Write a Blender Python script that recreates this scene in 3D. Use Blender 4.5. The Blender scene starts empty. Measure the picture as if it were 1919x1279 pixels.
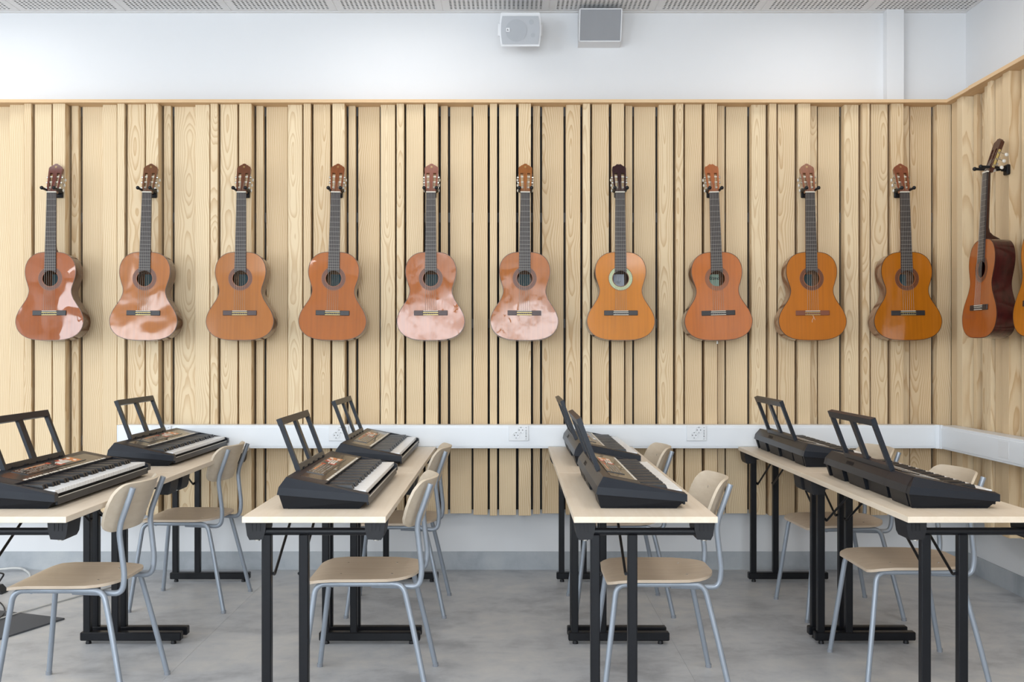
import bpy, bmesh, math, random
from mathutils import Vector, Matrix
random.seed(7)
C = bpy.context.scene
COL = C.collection
PI = math.pi
R = math.radians

# ---------------------------------------------------------------- camera, light, exposure
F_PX, H_CAM = 1940.0, 1.2856
cam = bpy.data.cameras.new('camera')
cam.sensor_width = 36.0
cam.lens = 36.0 * F_PX / 1919.0
cam.shift_x = (959.5 - 950.0) / 1919.0
cam.shift_y = (653.0 - 639.5) / 1919.0
cam.clip_start = 0.05
cam_o = bpy.data.objects.new('camera', cam)
COL.objects.link(cam_o)
cam_o.location = (0, 0, H_CAM)
cam_o.rotation_euler = (R(90), 0, 0)
C.camera = cam_o

C.view_settings.view_transform = 'Standard'
C.view_settings.look = 'None'
C.view_settings.gamma = 1.0
C.view_settings.use_curve_mapping = False
C.view_settings.exposure = 0.06

world = bpy.data.worlds.new('overcast_sky')
C.world = world
world.use_nodes = True
bg = world.node_tree.nodes['Background']
bg.inputs['Color'].default_value = (0.80, 0.90, 1.0, 1)
bg.inputs['Strength'].default_value = 1.0


def area(name, loc, rot, sx, sy, power, color, spread=180):
    l = bpy.data.lights.new(name, 'AREA')
    l.shape = 'RECTANGLE'
    l.size, l.size_y = sx, sy
    l.energy = power
    l.color = color
    l.spread = R(spread)
    o = bpy.data.objects.new(name, l)
    COL.objects.link(o)
    o.location = loc
    o.rotation_euler = rot
    return o


# ceiling luminaires: a regular grid, 2.35 m apart
LAMP_W, LAMP_WALL = 12.5, 4.6
for lx in (-5.29, -2.94, -0.59, 1.76):
    for ly in (5.27, 2.9, 0.5, -1.85):
        area('ceiling_lamp', (lx, ly, 3.222), (0, 0, 0), 0.58, 0.58, LAMP_WALL if ly > 4 else LAMP_W, (1.0, 0.985, 0.97))
# daylight through the windows of the rear wall
REAR_Y = -3.2
WINDOWS = [(-6.3, -4.4, 0.85, 2.86), (-1.75, 0.95, 0.85, 2.86)]
for (x0, x1, z0, z1) in WINDOWS:
    area('window_daylight', ((x0 + x1) / 2, REAR_Y - 0.05, (z0 + z1) / 2), (R(90), 0, 0),
         x1 - x0, z1 - z0, 37.5 * (x1 - x0) * (z1 - z0), (0.86, 0.935, 1.0))
# and through the window band of the left wall
LEFT_X = -6.6
LEFT_WIN = (-1.6, 3.6, 0.85, 2.9)
area('window_daylight', (LEFT_X + 0.05, (LEFT_WIN[0] + LEFT_WIN[1]) / 2, (LEFT_WIN[2] + LEFT_WIN[3]) / 2), (R(90), 0, R(-90)),
     LEFT_WIN[1] - LEFT_WIN[0], LEFT_WIN[3] - LEFT_WIN[2], 110.0, (0.86, 0.935, 1.0))


# ---------------------------------------------------------------- materials
def lin(r, g, b):
    def f(c):
        c /= 255.0
        return c / 12.92 if c <= 0.04045 else ((c + 0.055) / 1.055) ** 2.4
    return (f(r), f(g), f(b), 1.0)


class NT:
    def __init__(self, name):
        self.m = bpy.data.materials.new(name)
        self.m.use_nodes = True
        self.t = self.m.node_tree
        self.b = self.t.nodes['Principled BSDF']

    def n(self, typ, **kw):
        nd = self.t.nodes.new(typ)
        for k, v in kw.items():
            setattr(nd, k, v)
        return nd

    def l(self, a, b):
        self.t.links.new(a, b)

    def math(self, op, a, b=None, clamp=False):
        nd = self.n('ShaderNodeMath', operation=op)
        nd.use_clamp = clamp
        for i, v in enumerate((a, b)):
            if v is None:
                continue
            if isinstance(v, (int, float)):
                nd.inputs[i].default_value = v
            else:
                self.l(v, nd.inputs[i])
        return nd.outputs[0]

    def mix(self, fac, a, b):
        nd = self.n('ShaderNodeMix', data_type='RGBA')
        for sock, v in ((nd.inputs['Factor'], fac), (nd.inputs[6], a), (nd.inputs[7], b)):
            if isinstance(v, (int, float)):
                sock.default_value = v
            elif isinstance(v, tuple):
                sock.default_value = v
            else:
                self.l(v, sock)
        return nd.outputs[2]

    def noise(self, vec, scale, detail=3, rough=0.5, dist=0.0):
        nd = self.n('ShaderNodeTexNoise')
        nd.inputs['Scale'].default_value = scale
        nd.inputs['Detail'].default_value = detail
        nd.inputs['Roughness'].default_value = rough
        nd.inputs['Distortion'].default_value = dist
        if vec is not None:
            self.l(vec, nd.inputs['Vector'])
        return nd.outputs['Fac']

    def ramp(self, fac, stops):
        nd = self.n('ShaderNodeValToRGB')
        el = nd.color_ramp.elements
        while len(el) < len(stops):
            el.new(0.5)
        for e, (p, c) in zip(el, stops):
            e.position = p
            e.color = c if isinstance(c, tuple) else (c, c, c, 1)
        self.l(fac, nd.inputs['Fac'])
        return nd.outputs['Color']

    def obj(self):
        return self.n('ShaderNodeTexCoord').outputs['Object']

    def mapping(self, vec, scale=(1, 1, 1), loc=(0, 0, 0)):
        nd = self.n('ShaderNodeMapping')
        nd.inputs['Scale'].default_value = scale
        nd.inputs['Location'].default_value = loc
        self.l(vec, nd.inputs['Vector'])
        return nd.outputs['Vector']

    def bump(self, h, strength, dist):
        nd = self.n('ShaderNodeBump')
        nd.inputs['Strength'].default_value = strength
        nd.inputs['Distance'].default_value = dist
        self.l(h, nd.inputs['Height'])
        self.l(nd.outputs['Normal'], self.b.inputs['Normal'])
        return nd.outputs['Normal']

    def set(self, **kw):
        for k, v in kw.items():
            self.b.inputs[k.replace('_', ' ')].default_value = v
        return self


def plain(name, col, rough=0.5, metal=0.0, coat=0.0, grain=0.0, gscale=300, spec=0.5, mott=0.1):
    t = NT(name)
    t.set(Roughness=rough, Metallic=metal)
    t.b.inputs['Coat Weight'].default_value = coat
    t.b.inputs['Coat Roughness'].default_value = 0.06
    t.b.inputs['Specular IOR Level'].default_value = spec
    f = t.noise(t.obj(), 9.0, 3)
    dk = tuple(c * (1 - mott) for c in col[:3]) + (1,)
    t.l(t.mix(f, col, dk), t.b.inputs['Base Color'])
    if grain:
        t.bump(t.noise(t.obj(), gscale, 2), grain, 0.001)
    return t.m


def pine(name, light, dark, tilt=1.0):
    """plain-sawn softwood: rings about a pith that wanders beside the board (local z = length)"""
    t = NT(name)
    t.set(Roughness=0.62)
    t.b.inputs['Specular IOR Level'].default_value = 0.3
    rnd = t.n('ShaderNodeObjectInfo').outputs['Random']
    sep = t.n('ShaderNodeSeparateXYZ')
    t.l(t.obj(), sep.inputs[0])
    x, y, z = sep.outputs

    def wander(seed, freq, amp):
        cmb = t.n('ShaderNodeCombineXYZ')
        t.l(t.math('MULTIPLY', rnd, 57.0 + seed), cmb.inputs[0])
        cmb.inputs[1].default_value = seed * 3.7
        t.l(t.math('MULTIPLY', z, freq), cmb.inputs[2])
        return t.math('MULTIPLY', t.math('SUBTRACT', t.noise(cmb.outputs[0], 1.0, 2), 0.5), amp)

    r2 = t.math('FRACT', t.math('MULTIPLY', rnd, 17.3))
    r3 = t.math('FRACT', t.math('MULTIPLY', rnd, 91.7))
    # side offset: cubed, so that some boards are quarter sawn and others show cathedrals
    sx = t.math('MULTIPLY', t.math('POWER', r2, 2.0), 0.20)
    sgn = t.math('SUBTRACT', t.math('MULTIPLY', t.math('ROUND', r3), 2.0), 1.0)
    cx = t.math('ADD', t.math('MULTIPLY', sx, sgn), wander(1, 1.1, 0.10))
    cy = t.math('ADD', t.math('ADD', t.math('MULTIPLY', r3, 0.03), 0.012), wander(2, 2.0, 0.15))
    dx = t.math('SUBTRACT', x, cx)
    dy = t.math('SUBTRACT', y, cy)
    rad = t.math('SQRT', t.math('ADD', t.math('MULTIPLY', dx, dx), t.math('MULTIPLY', dy, dy)))
    fine = t.noise(t.mapping(t.obj(), (16, 16, 2.4)), 1.0, 3)
    rad = t.math('ADD', rad, t.math('MULTIPLY', fine, 0.017))
    rings = t.math('FRACT', t.math('MULTIPLY', rad, 100.0))
    band = t.ramp(rings, [(0.0, 0.0), (0.45, 0.08), (0.82, 0.8), (0.93, 1.0), (1.0, 0.0)])
    fib = t.noise(t.mapping(t.obj(), (420, 420, 6)), 1.0, 2)
    var = t.math('MULTIPLY', t.math('SUBTRACT', t.math('FRACT', t.math('MULTIPLY', rnd, 33.1)), 0.5), 0.28)
    fac = t.math('ADD', t.math('MULTIPLY', t.n('ShaderNodeRGBToBW').outputs[0], 0), 0)
    bw = t.n('ShaderNodeRGBToBW')
    t.l(band, bw.inputs[0])
    fac = t.math('ADD', t.math('MULTIPLY', bw.outputs[0], 0.56), t.math('MULTIPLY', fib, 0.16))
    fac = t.math('ADD', fac, var, clamp=True)
    t.l(t.mix(fac, light, dark), t.b.inputs['Base Color'])
    t.bump(fib, 0.08, 0.001)
    return t.m


def sheet_wood(name, light, dark, axis='y', rough=0.45):
    t = NT(name)
    t.set(Roughness=rough)
    sc = {'x': (3, 60, 60), 'y': (60, 3, 60), 'z': (60, 60, 3)}[axis]
    f = t.noise(t.mapping(t.obj(), sc), 1.0, 4, 0.6, 0.4)
    g = t.noise(t.mapping(t.obj(), tuple(s * 0.15 for s in sc)), 1.0, 2)
    f = t.math('ADD', t.math('MULTIPLY', f, 0.6), t.math('MULTIPLY', g, 0.5), clamp=True)
    t.l(t.mix(t.ramp(f, [(0.3, 0.0), (0.75, 1.0)]), light, dark), t.b.inputs['Base Color'])
    return t.m


def concrete(name, a, b, c, rough, spec=0.4):
    t = NT(name)
    t.set(Roughness=rough)
    t.b.inputs['Specular IOR Level'].default_value = spec
    v = t.n('ShaderNodeNewGeometry').outputs['Position']
    n1 = t.noise(t.mapping(v, (1.0, 1.7, 1.0)), 1.3, 7, 0.62, 0.6)
    n2 = t.noise(v, 7.0, 6, 0.65, 0.3)
    n3 = t.noise(v, 160.0, 2)
    f = t.math('ADD', t.math('MULTIPLY', n1, 0.62), t.math('MULTIPLY', n2, 0.38))
    col = t.ramp(f, [(0.38, b), (0.5, a), (0.62, c)])
    col = t.mix(t.math('MULTIPLY', n3, 0.18), col, b)
    t.l(col, t.b.inputs['Base Color'])
    t.bump(n2, 0.05, 0.002)
    return t.m


def lacquer(name, col, warp, seed, rough=0.10, stripe=0.15, coat=1.0, wscale=5.0, wear=0.0, axis=(90, 90, 3), tone=(.86, .86, .80)):
    """lacquered guitar wood; the top is warped a little, so its gloss wanders"""
    t = NT(name)
    t.set(Roughness=0.5)
    t.b.inputs['Specular IOR Level'].default_value = 0.12
    t.b.inputs['Coat Weight'].default_value = coat
    t.b.inputs['Coat Roughness'].default_value = rough
    o = t.obj()
    g = t.noise(t.mapping(o, axis, (seed, seed * 2.1, 0)), 1.0, 3, 0.55)
    big = t.noise(t.mapping(o, (3, 3, 2), (seed * 1.3, 0, seed)), 1.0, 2)
    col = tuple(a * b for a, b in zip(col, tone)) + (1,)
    dk = tuple(c * (1 - stripe * 2.4) for c in col[:3]) + (1,)
    lt = (min(1, col[0] * 1.12), min(1, col[1] * 1.1), col[2], 1)
    f = t.math('ADD', t.math('MULTIPLY', g, 0.6), t.math('MULTIPLY', big, 0.4))
    t.l(t.ramp(f, [(0.35, lt), (0.5, col), (0.68, dk)]), t.b.inputs['Base Color'])
    h = t.noise(t.mapping(o, (1, 1, 0.9), (seed * 3.1, seed, seed * 0.7)), wscale, 1.5, 0.4)
    bn = t.n('ShaderNodeBump')
    bn.inputs['Strength'].default_value = 1.0
    bn.inputs['Distance'].default_value = warp
    t.l(h, bn.inputs['Height'])
    t.l(bn.outputs['Normal'], t.b.inputs['Coat Normal'])
    if wear:
        wv = t.noise(t.mapping(o, (1, 1, 1), (seed, 5.0, seed)), 9.0, 5, 0.7)
        t.l(t.math('MULTIPLY', t.ramp(wv, [(0.4, 0.0), (0.7, 1.0)]), wear), t.b.inputs['Coat Roughness'])
    return t.m


M = {}
M['wall'] = plain('white_wall_paint', (0.745, 0.755, 0.77, 1), 0.75, spec=0.25, mott=0.012)
M['ceil'] = plain('white_ceiling_board', (0.80, 0.80, 0.80, 1), 0.85, spec=0.2, mott=0.02)
M['floor'] = concrete('grey_vinyl', lin(188, 190, 193), lin(156, 158, 162), lin(206, 205, 203), 0.42)
M['base'] = concrete('grey_vinyl_skirting', lin(172, 177, 182), lin(152, 158, 163), lin(184, 188, 190), 0.5)
M['pine'] = pine('pine', lin(228, 207, 172), lin(186, 148, 102))
M['trimwood'] = sheet_wood('trim_pine', lin(226, 196, 156), lin(204, 166, 122), 'x', 0.6)
M['trimwood_y'] = sheet_wood('trim_pine_right', lin(226, 196, 156), lin(204, 166, 122), 'y', 0.6)
M['fleece'] = plain('grey_fleece', (0.20, 0.20, 0.205, 1), 0.95)
M['felt'] = plain('dark_felt', (0.035, 0.034, 0.035, 1), 0.95, grain=0.5)
M['batten'] = plain('grey_batten', (0.10, 0.105, 0.115, 1), 0.8)
M['trunk'] = plain('white_trunking', (0.78, 0.81, 0.84, 1), 0.35, mott=0.01)
M['plate'] = plain('white_plastic', (0.80, 0.82, 0.84, 1), 0.35)
M['hole'] = plain('dark_hole', (0.02, 0.02, 0.022, 1), 0.7)
M['mark'] = plain('grey_print', (0.22, 0.23, 0.25, 1), 0.7)
M['table'] = sheet_wood('birch_laminate', lin(226, 213, 195), lin(214, 197, 174), 'y', 0.4)
M['edge'] = sheet_wood('birch_edge', lin(224, 210, 190), lin(206, 188, 164), 'y', 0.5)
M['ply'] = sheet_wood('birch_plywood', lin(204, 188, 168), lin(186, 166, 144), 'x', 0.42)
M['plyv'] = sheet_wood('birch_plywood_back', lin(211, 198, 179), lin(195, 179, 157), 'y', 0.42)
M['blackmetal'] = plain('black_powder_coat', (0.005, 0.0055, 0.0075, 1), 0.36, grain=0.05, gscale=500, spec=0.27)
M['blackplastic'] = plain('black_plastic', (0.008, 0.008, 0.010, 1), 0.5, grain=0.05, gscale=600, spec=0.35)
M['chairmetal'] = plain('silver_grey_paint', lin(150, 158, 168), 0.34, 0.3)
M['rubber'] = plain('grey_rubber', (0.25, 0.27, 0.30, 1), 0.6)
M['kb'] = plain('keyboard_plastic', (0.0095, 0.0125, 0.0190, 1), 0.36, grain=0.06, gscale=700, spec=0.32)
M['kb2'] = plain('keyboard_base_plastic', (0.0055, 0.0070, 0.0105, 1), 0.45, grain=0.06, gscale=700, spec=0.25)
M['kbpanel'] = plain('keyboard_panel_gloss', (0.016, 0.013, 0.011, 1), 0.26, coat=0.25)
M['whitekey'] = plain('white_key', (0.82, 0.83, 0.84, 1), 0.22)
M['blackkey'] = plain('black_key', (0.012, 0.012, 0.014, 1), 0.32)
M['silver'] = plain('silver_print', (0.55, 0.54, 0.50, 1), 0.4, 0.3)
M['red'] = plain('red_print', lin(190, 74, 44), 0.4)
M['orange'] = plain('orange_print', lin(222, 140, 84), 0.4)
M['cream'] = plain('cream_print', lin(232, 224, 210), 0.4)
M['greybtn'] = plain('grey_button', lin(150, 140, 128), 0.45)
M['screen'] = plain('lcd_window', lin(60, 66, 70), 0.12, coat=0.8)
M['ebony'] = plain('fretboard_wood', lin(52, 46, 46), 0.45)
M['bridge_black'] = plain('bridge_black', lin(34, 31, 33), 0.4)
M['bridge_brown'] = plain('bridge_brown', lin(120, 66, 42), 0.4)
M['bridge_dark'] = plain('bridge_dark_brown', lin(66, 46, 44), 0.4)
M['bone'] = plain('bone', lin(235, 228, 212), 0.35)
M['brass'] = plain('brass_wire', lin(214, 190, 120), 0.3, 0.5)
M['nickel'] = plain('nickel', lin(190, 186, 176), 0.25, 0.9)
M['fretwire'] = plain('fret_wire', lin(150, 148, 142), 0.45, 0.5)
M['gold'] = plain('gilt_plate', lin(222, 200, 130), 0.3, 0.6)
M['pearl'] = plain('pearl_button', lin(226, 222, 212), 0.25)
M['string'] = plain('nylon_string', lin(160, 150, 138), 0.4)
M['inside'] = plain('guitar_inside', lin(120, 96, 70), 0.7)
M['label_teal'] = plain('paper_teal', lin(72, 94, 98), 0.8)
M['label_green'] = plain('paper_green', lin(176, 205, 184), 0.8)
M['label_white'] = plain('paper_white', lin(205, 212, 225), 0.8)
M['ink'] = plain('ink', (0.01, 0.01, 0.012, 1), 0.6)
M['spk'] = plain('speaker_white', (0.74, 0.75, 0.77, 1), 0.5)
M['grille'] = plain('speaker_grille_light', (0.46, 0.48, 0.51, 1), 0.6, grain=0.4, gscale=900)
M['grille2'] = plain('speaker_grille_grey', (0.30, 0.31, 0.33, 1), 0.6, grain=0.4, gscale=900)
M['grille_dot'] = plain('speaker_grille_round', (0.41, 0.43, 0.46, 1), 0.6, grain=0.4, gscale=900)
M['mat'] = plain('charcoal_carpet', (0.095, 0.098, 0.106, 1), 0.98, grain=1.0, gscale=260)
M['cable_white'] = plain('white_cable', (0.62, 0.62, 0.60, 1), 0.5)
M['sheen'] = plain('window_frame_paint', (0.8, 0.8, 0.8, 1), 0.4)


def mosaic(name, a, b, freq):
    t = NT(name)
    t.set(Roughness=0.35)
    sep = t.n('ShaderNodeSeparateXYZ')
    t.l(t.obj(), sep.inputs[0])
    ang = t.math('ARCTAN2', sep.outputs[2], sep.outputs[0])
    s = t.math('SINE', t.math('MULTIPLY', ang, freq))
    rr = t.math('SQRT', t.math('ADD', t.math('MULTIPLY', sep.outputs[0], sep.outputs[0]),
                               t.math('MULTIPLY', sep.outputs[2], sep.outputs[2])))
    ring = t.math('SINE', t.math('MULTIPLY', rr, 1400.0))
    f = t.math('MULTIPLY', t.math('ADD', s, 1.0), t.math('ADD', ring, 1.0))
    t.l(t.mix(t.math('MULTIPLY', f, 0.3, True), a, b), t.b.inputs['Base Color'])
    return t.m


M['ros_brown'] = mosaic('rosette_brown', lin(110, 62, 34), lin(60, 34, 24), 40)
M['ros_light'] = mosaic('rosette_pale_green', lin(190, 200, 160), lin(110, 120, 80), 44)
M['ros_tan'] = mosaic('rosette_tan', lin(138, 82, 46), lin(110, 62, 36), 1)


# ---------------------------------------------------------------- mesh helpers
class MB:
    def __init__(self):
        self.v, self.f = [], []

    def add(self, vs, fs):
        o = len(self.v)
        self.v += [tuple(p) for p in vs]
        self.f += [tuple(i + o for i in f) for f in fs]
        return self

    def box(self, x0, x1, y0, y1, z0, z1, bev=0.0):
        if bev <= 0:
            vs = [(x, y, z) for x in (x0, x1) for y in (y0, y1) for z in (z0, z1)]
            fs = [(0, 1, 3, 2), (4, 6, 7, 5), (0, 4, 5, 1), (2, 3, 7, 6), (0, 2, 6, 4), (1, 5, 7, 3)]
            return self.add(vs, fs)
        bm = bmesh.new()
        bmesh.ops.create_cube(bm, size=1.0)
        for v in bm.verts:
            v.co = (x0 + (v.co.x + .5) * (x1 - x0), y0 + (v.co.y + .5) * (y1 - y0), z0 + (v.co.z + .5) * (z1 - z0))
        bmesh.ops.bevel(bm, geom=bm.edges[:], offset=bev, segments=1, profile=0.5, affect='EDGES')
        bm.verts.index_update()
        self.add([v.co[:] for v in bm.verts], [[v.index for v in f.verts] for f in bm.faces])
        bm.free()
        return self

    def prism(self, poly, a0, a1, axis):
        """poly: 2-D outline; axis 'y': (x,z) points swept along y; 'x': (y,z) along x; 'z': (x,y) along z"""
        n = len(poly)

        def p3(p, a):
            if axis == 'y':
                return (p[0], a, p[1])
            if axis == 'x':
                return (a, p[0], p[1])
            return (p[0], p[1], a)
        vs = [p3(p, a0) for p in poly] + [p3(p, a1) for p in poly]
        fs = [tuple(range(n))[::-1], tuple(range(n, 2 * n))]
        fs += [(i, (i + 1) % n, n + (i + 1) % n, n + i) for i in range(n)]
        return self.add(vs, fs)

    def tube(self, pts, r, seg=8, cap=True):
        pts = [Vector(p) for p in pts]
        rs = r if isinstance(r, (list, tuple)) else [r] * len(pts)
        n = len(pts)
        tan = []
        for i in range(n):
            a = pts[max(i - 1, 0)]
            b = pts[min(i + 1, n - 1)]
            tan.append((b - a).normalized())
        ref = Vector((0, 0, 1)) if abs(tan[0].z) < 0.9 else Vector((1, 0, 0))
        u = tan[0].cross(ref).normalized()
        vs, fs = [], []
        for i in range(n):
            u = (u - tan[i] * u.dot(tan[i])).normalized()
            w = tan[i].cross(u)
            for k in range(seg):
                a = 2 * PI * k / seg
                vs.append(pts[i] + (u * math.cos(a) + w * math.sin(a)) * rs[i])
        for i in range(n - 1):
            for k in range(seg):
                k2 = (k + 1) % seg
                fs.append((i * seg + k, i * seg + k2, (i + 1) * seg + k2, (i + 1) * seg + k))
        if cap:
            fs.append(tuple(range(seg))[::-1])
            fs.append(tuple((n - 1) * seg + k for k in range(seg)))
        return self.add(vs, fs)

    def ball(self, c, rx, ry=None, rz=None, seg=10, rings=6):
        ry = ry or rx
        rz = rz or rx
        vs, fs = [(c[0], c[1], c[2] - rz)], []
        for i in range(1, rings):
            ph = -PI / 2 + PI * i / rings
            for k in range(seg):
                a = 2 * PI * k / seg
                vs.append((c[0] + rx * math.cos(ph) * math.cos(a), c[1] + ry * math.cos(ph) * math.sin(a), c[2] + rz * math.sin(ph)))
        vs.append((c[0], c[1], c[2] + rz))
        last = len(vs) - 1
        for k in range(seg):
            k2 = (k + 1) % seg
            fs.append((0, 1 + k2, 1 + k))
            fs.append((last, 1 + (rings - 2) * seg + k, 1 + (rings - 2) * seg + k2))
            for i in range(rings - 2):
                fs.append((1 + i * seg + k, 1 + i * seg + k2, 1 + (i + 1) * seg + k2, 1 + (i + 1) * seg + k))
        return self.add(vs, fs)

    def slab(self, top, off):
        """closed slab from a grid of points (rows x cols) and an offset vector for its other face"""
        rws, cl = len(top), len(top[0])
        off = Vector(off)
        vs = [Vector(p) for row in top for p in row]
        vs += [p + off for p in vs]
        n = rws * cl
        fs = []
        for i in range(rws - 1):
            for j in range(cl - 1):
                a, b, c, d = i * cl + j, i * cl + j + 1, (i + 1) * cl + j + 1, (i + 1) * cl + j
                fs.append((a, b, c, d))
                fs.append((n + a, n + d, n + c, n + b))
        rim = [j for j in range(cl)] + [i * cl + cl - 1 for i in range(1, rws)] + \
              [(rws - 1) * cl + j for j in range(cl - 2, -1, -1)] + [i * cl for i in range(rws - 2, 0, -1)]
        for a, b in zip(rim, rim[1:] + rim[:1]):
            fs.append((a, n + a, n + b, b))
        return self.add(vs, fs)

    def xform(self, mat):
        self.v = [tuple(mat @ Vector(p)) for p in self.v]
        return self

    def mesh(self, name, smooth=35):
        me = bpy.data.meshes.new(name)
        me.from_pydata(self.v, [], self.f)
        bm = bmesh.new()
        bm.from_mesh(me)
        bmesh.ops.recalc_face_normals(bm, faces=bm.faces[:])
        bm.to_mesh(me)
        bm.free()
        if smooth:
            me.polygons.foreach_set('use_smooth', [True] * len(me.polygons))
            me.set_sharp_from_angle(angle=R(smooth))
        return me

    def build(self, name, mat, parent=None, smooth=35, loc=None):
        return inst(name, self.mesh(name, smooth), mat, parent, loc)


def inst(name, me, mat=None, parent=None, loc=None):
    o = bpy.data.objects.new(name, me)
    COL.objects.link(o)
    if mat is not None:
        if len(me.materials) == 0:
            me.materials.append(mat)
        o.material_slots[0].link = 'OBJECT'
        o.material_slots[0].material = mat
    if parent is not None:
        o.parent = parent
    if loc is not None:
        o.location = loc
    return o


def fillet(pts, r, n=6):
    pts = [Vector(p) for p in pts]
    out = [pts[0]]
    for i in range(1, len(pts) - 1):
        rr = r[i - 1] if isinstance(r, (list, tuple)) else r
        a, b, c = pts[i - 1], pts[i], pts[i + 1]
        d1, d2 = (a - b), (c - b)
        t = min(rr, d1.length * 0.48, d2.length * 0.48)
        p, q = b + d1.normalized() * t, b + d2.normalized() * t
        for k in range(n + 1):
            s = k / n
            out.append(p * (1 - s) ** 2 + b * 2 * s * (1 - s) + q * s * s)
    out.append(pts[-1])
    return out


def crom(pts, n=6, closed=False):
    P = [Vector(p) for p in pts]
    m = len(P)
    out = []
    for i in range(m if closed else m - 1):
        g = (lambda k: P[k % m]) if closed else (lambda k: P[min(max(k, 0), m - 1)])
        p0, p1, p2, p3 = g(i - 1), g(i), g(i + 1), g(i + 2)
        for k in range(n):
            t = k / n
            out.append(0.5 * ((2 * p1) + (p2 - p0) * t + (2 * p0 - 5 * p1 + 4 * p2 - p3) * t * t + (3 * p1 - p0 - 3 * p2 + p3) * t ** 3))
    if not closed:
        out.append(P[-1])
    return out


def thing(name, label, cat, loc=(0, 0, 0), rz=0, group=None):
    o = bpy.data.objects.new(name, None)
    COL.objects.link(o)
    o.empty_display_size = 0.1
    o.location = loc
    o.rotation_euler = (0, 0, rz)
    return tag(o, label, cat, group)


def tag(o, label, cat, group=None):
    o['label'] = label
    o['category'] = cat
    if group:
        o['group'] = group
    return o


def struct(o):
    o['kind'] = 'structure'
    return o


def stuff(o):
    o['kind'] = 'stuff'
    return o


CHILDREN = {}


def copy_tree(o, parent=None, kids=None):
    if kids is None:
        kids = {}
        for ob in COL.objects:
            if ob.parent:
                kids.setdefault(ob.parent.name, []).append(ob)
    c = o.copy()
    COL.objects.link(c)
    if parent is not None:
        c.parent = parent
    for ch in kids.get(o.name, []):
        copy_tree(ch, c, kids)
    return c


def at(px, y):
    """world X of a picture column at depth y"""
    return (px - 950.0) * y / F_PX


def zat(py, y):
    return H_CAM + (653.0 - py) * y / F_PX


# ---------------------------------------------------------------- the room
WX, WY, CZ = 2.665, 6.01, 3.235
LX = -6.6
floor = struct(MB().box(LX, WX + .15, REAR_Y, WY + .15, -0.12, -0.003).build('floor', M['base'], smooth=0))
edges = [LX, -5.43, -3.38, -1.33, 0.726, WX]
for a, b in zip(edges, edges[1:]):
    MB().box(a + .0004, b - .0004, REAR_Y, WY, -0.003, 0.0).build('floor_sheet', M['floor'], floor, 0)

wall_back = struct(MB().box(LX, WX + .15, WY, WY + .15, 0, CZ + .1).build('wall_back', M['wall'], smooth=0))
wall_right = struct(MB().box(WX, WX + .15, REAR_Y, WY, 0, CZ + .1).build('wall_right', M['wall'], smooth=0))
wy0, wy1, wz0, wz1 = LEFT_WIN
struct(MB().box(LX - .15, LX, REAR_Y - .2, wy0, 0, CZ + .1).box(LX - .15, LX, wy1, WY + .15, 0, CZ + .1)
       .box(LX - .15, LX, wy0, wy1, 0, wz0).box(LX - .15, LX, wy0, wy1, wz1, CZ + .1).build('wall_left', M['wall'], smooth=0))
mb = MB().box(LX - .04, LX + .01, wy0, wy1, wz0, wz0 + .05).box(LX - .04, LX + .01, wy0, wy1, wz1 - .05, wz1)
for k in range(5):
    ym = wy0 + (wy1 - wy0 - .05) * k / 4
    mb.box(LX - .04, LX + .01, ym, ym + .05, wz0 + .05, wz1 - .05)
struct(mb.build('window_3', M['sheen'], smooth=0))
mb = MB()
xs = LX
for (x0, x1, z0, z1) in WINDOWS:
    mb.box(xs, x0, REAR_Y - .2, REAR_Y, 0, CZ + .1)
    mb.box(x0, x1, REAR_Y - .2, REAR_Y, 0, z0)
    mb.box(x0, x1, REAR_Y - .2, REAR_Y, z1, CZ + .1)
    xs = x1
mb.box(xs, WX + .15, REAR_Y - .2, REAR_Y, 0, CZ + .1)
struct(mb.build('wall_rear', M['wall'], smooth=0))
for i, (x0, x1, z0, z1) in enumerate(WINDOWS):
    mb = MB()
    t = .05
    mb.box(x0, x1, REAR_Y - .04, REAR_Y + .01, z0, z0 + t).box(x0, x1, REAR_Y - .04, REAR_Y + .01, z1 - t, z1)
    nm = 1 if x1 - x0 < 1 else 3
    for k in range(nm + 1):
        xm = x0 + (x1 - x0 - t) * k / nm
        mb.box(xm, xm + t, REAR_Y - .04, REAR_Y + .01, z0 + t, z1 - t)
    struct(mb.build('window_%d' % (i + 1), M['sheen'], smooth=0))

# baseboards
struct(MB().box(LX, WX - .008, WY - .008, WY, 0, .105).build('baseboard_back', M['base'], smooth=0))
struct(MB().box(WX - .008, WX, REAR_Y, WY, 0, .105).build('baseboard_right', M['base'], smooth=0))

# ceiling: plain beyond the picture, perforated boards along the back wall
ROWS_Y = WY - .024 - 2 * .606
ceiling = struct(MB().box(LX, WX + .15, REAR_Y - .2, WY + .15, CZ + .09, CZ + .2).build('ceiling', M['fleece'], smooth=0))
MB().box(LX, WX, REAR_Y, ROWS_Y, CZ, CZ + .012).build('plain_ceiling_board', M['ceil'], ceiling, 0)
MB().box(LX, WX, WY - .022, WY, CZ - .003, CZ + .004).build('wall_angle', M['ceil'], ceiling, 0)
tp = .610
n_h, hole, pitch = 21, .0120, .0256
e = tp - .006
m0 = (e - (n_h - 1) * pitch - hole) / 2


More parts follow.
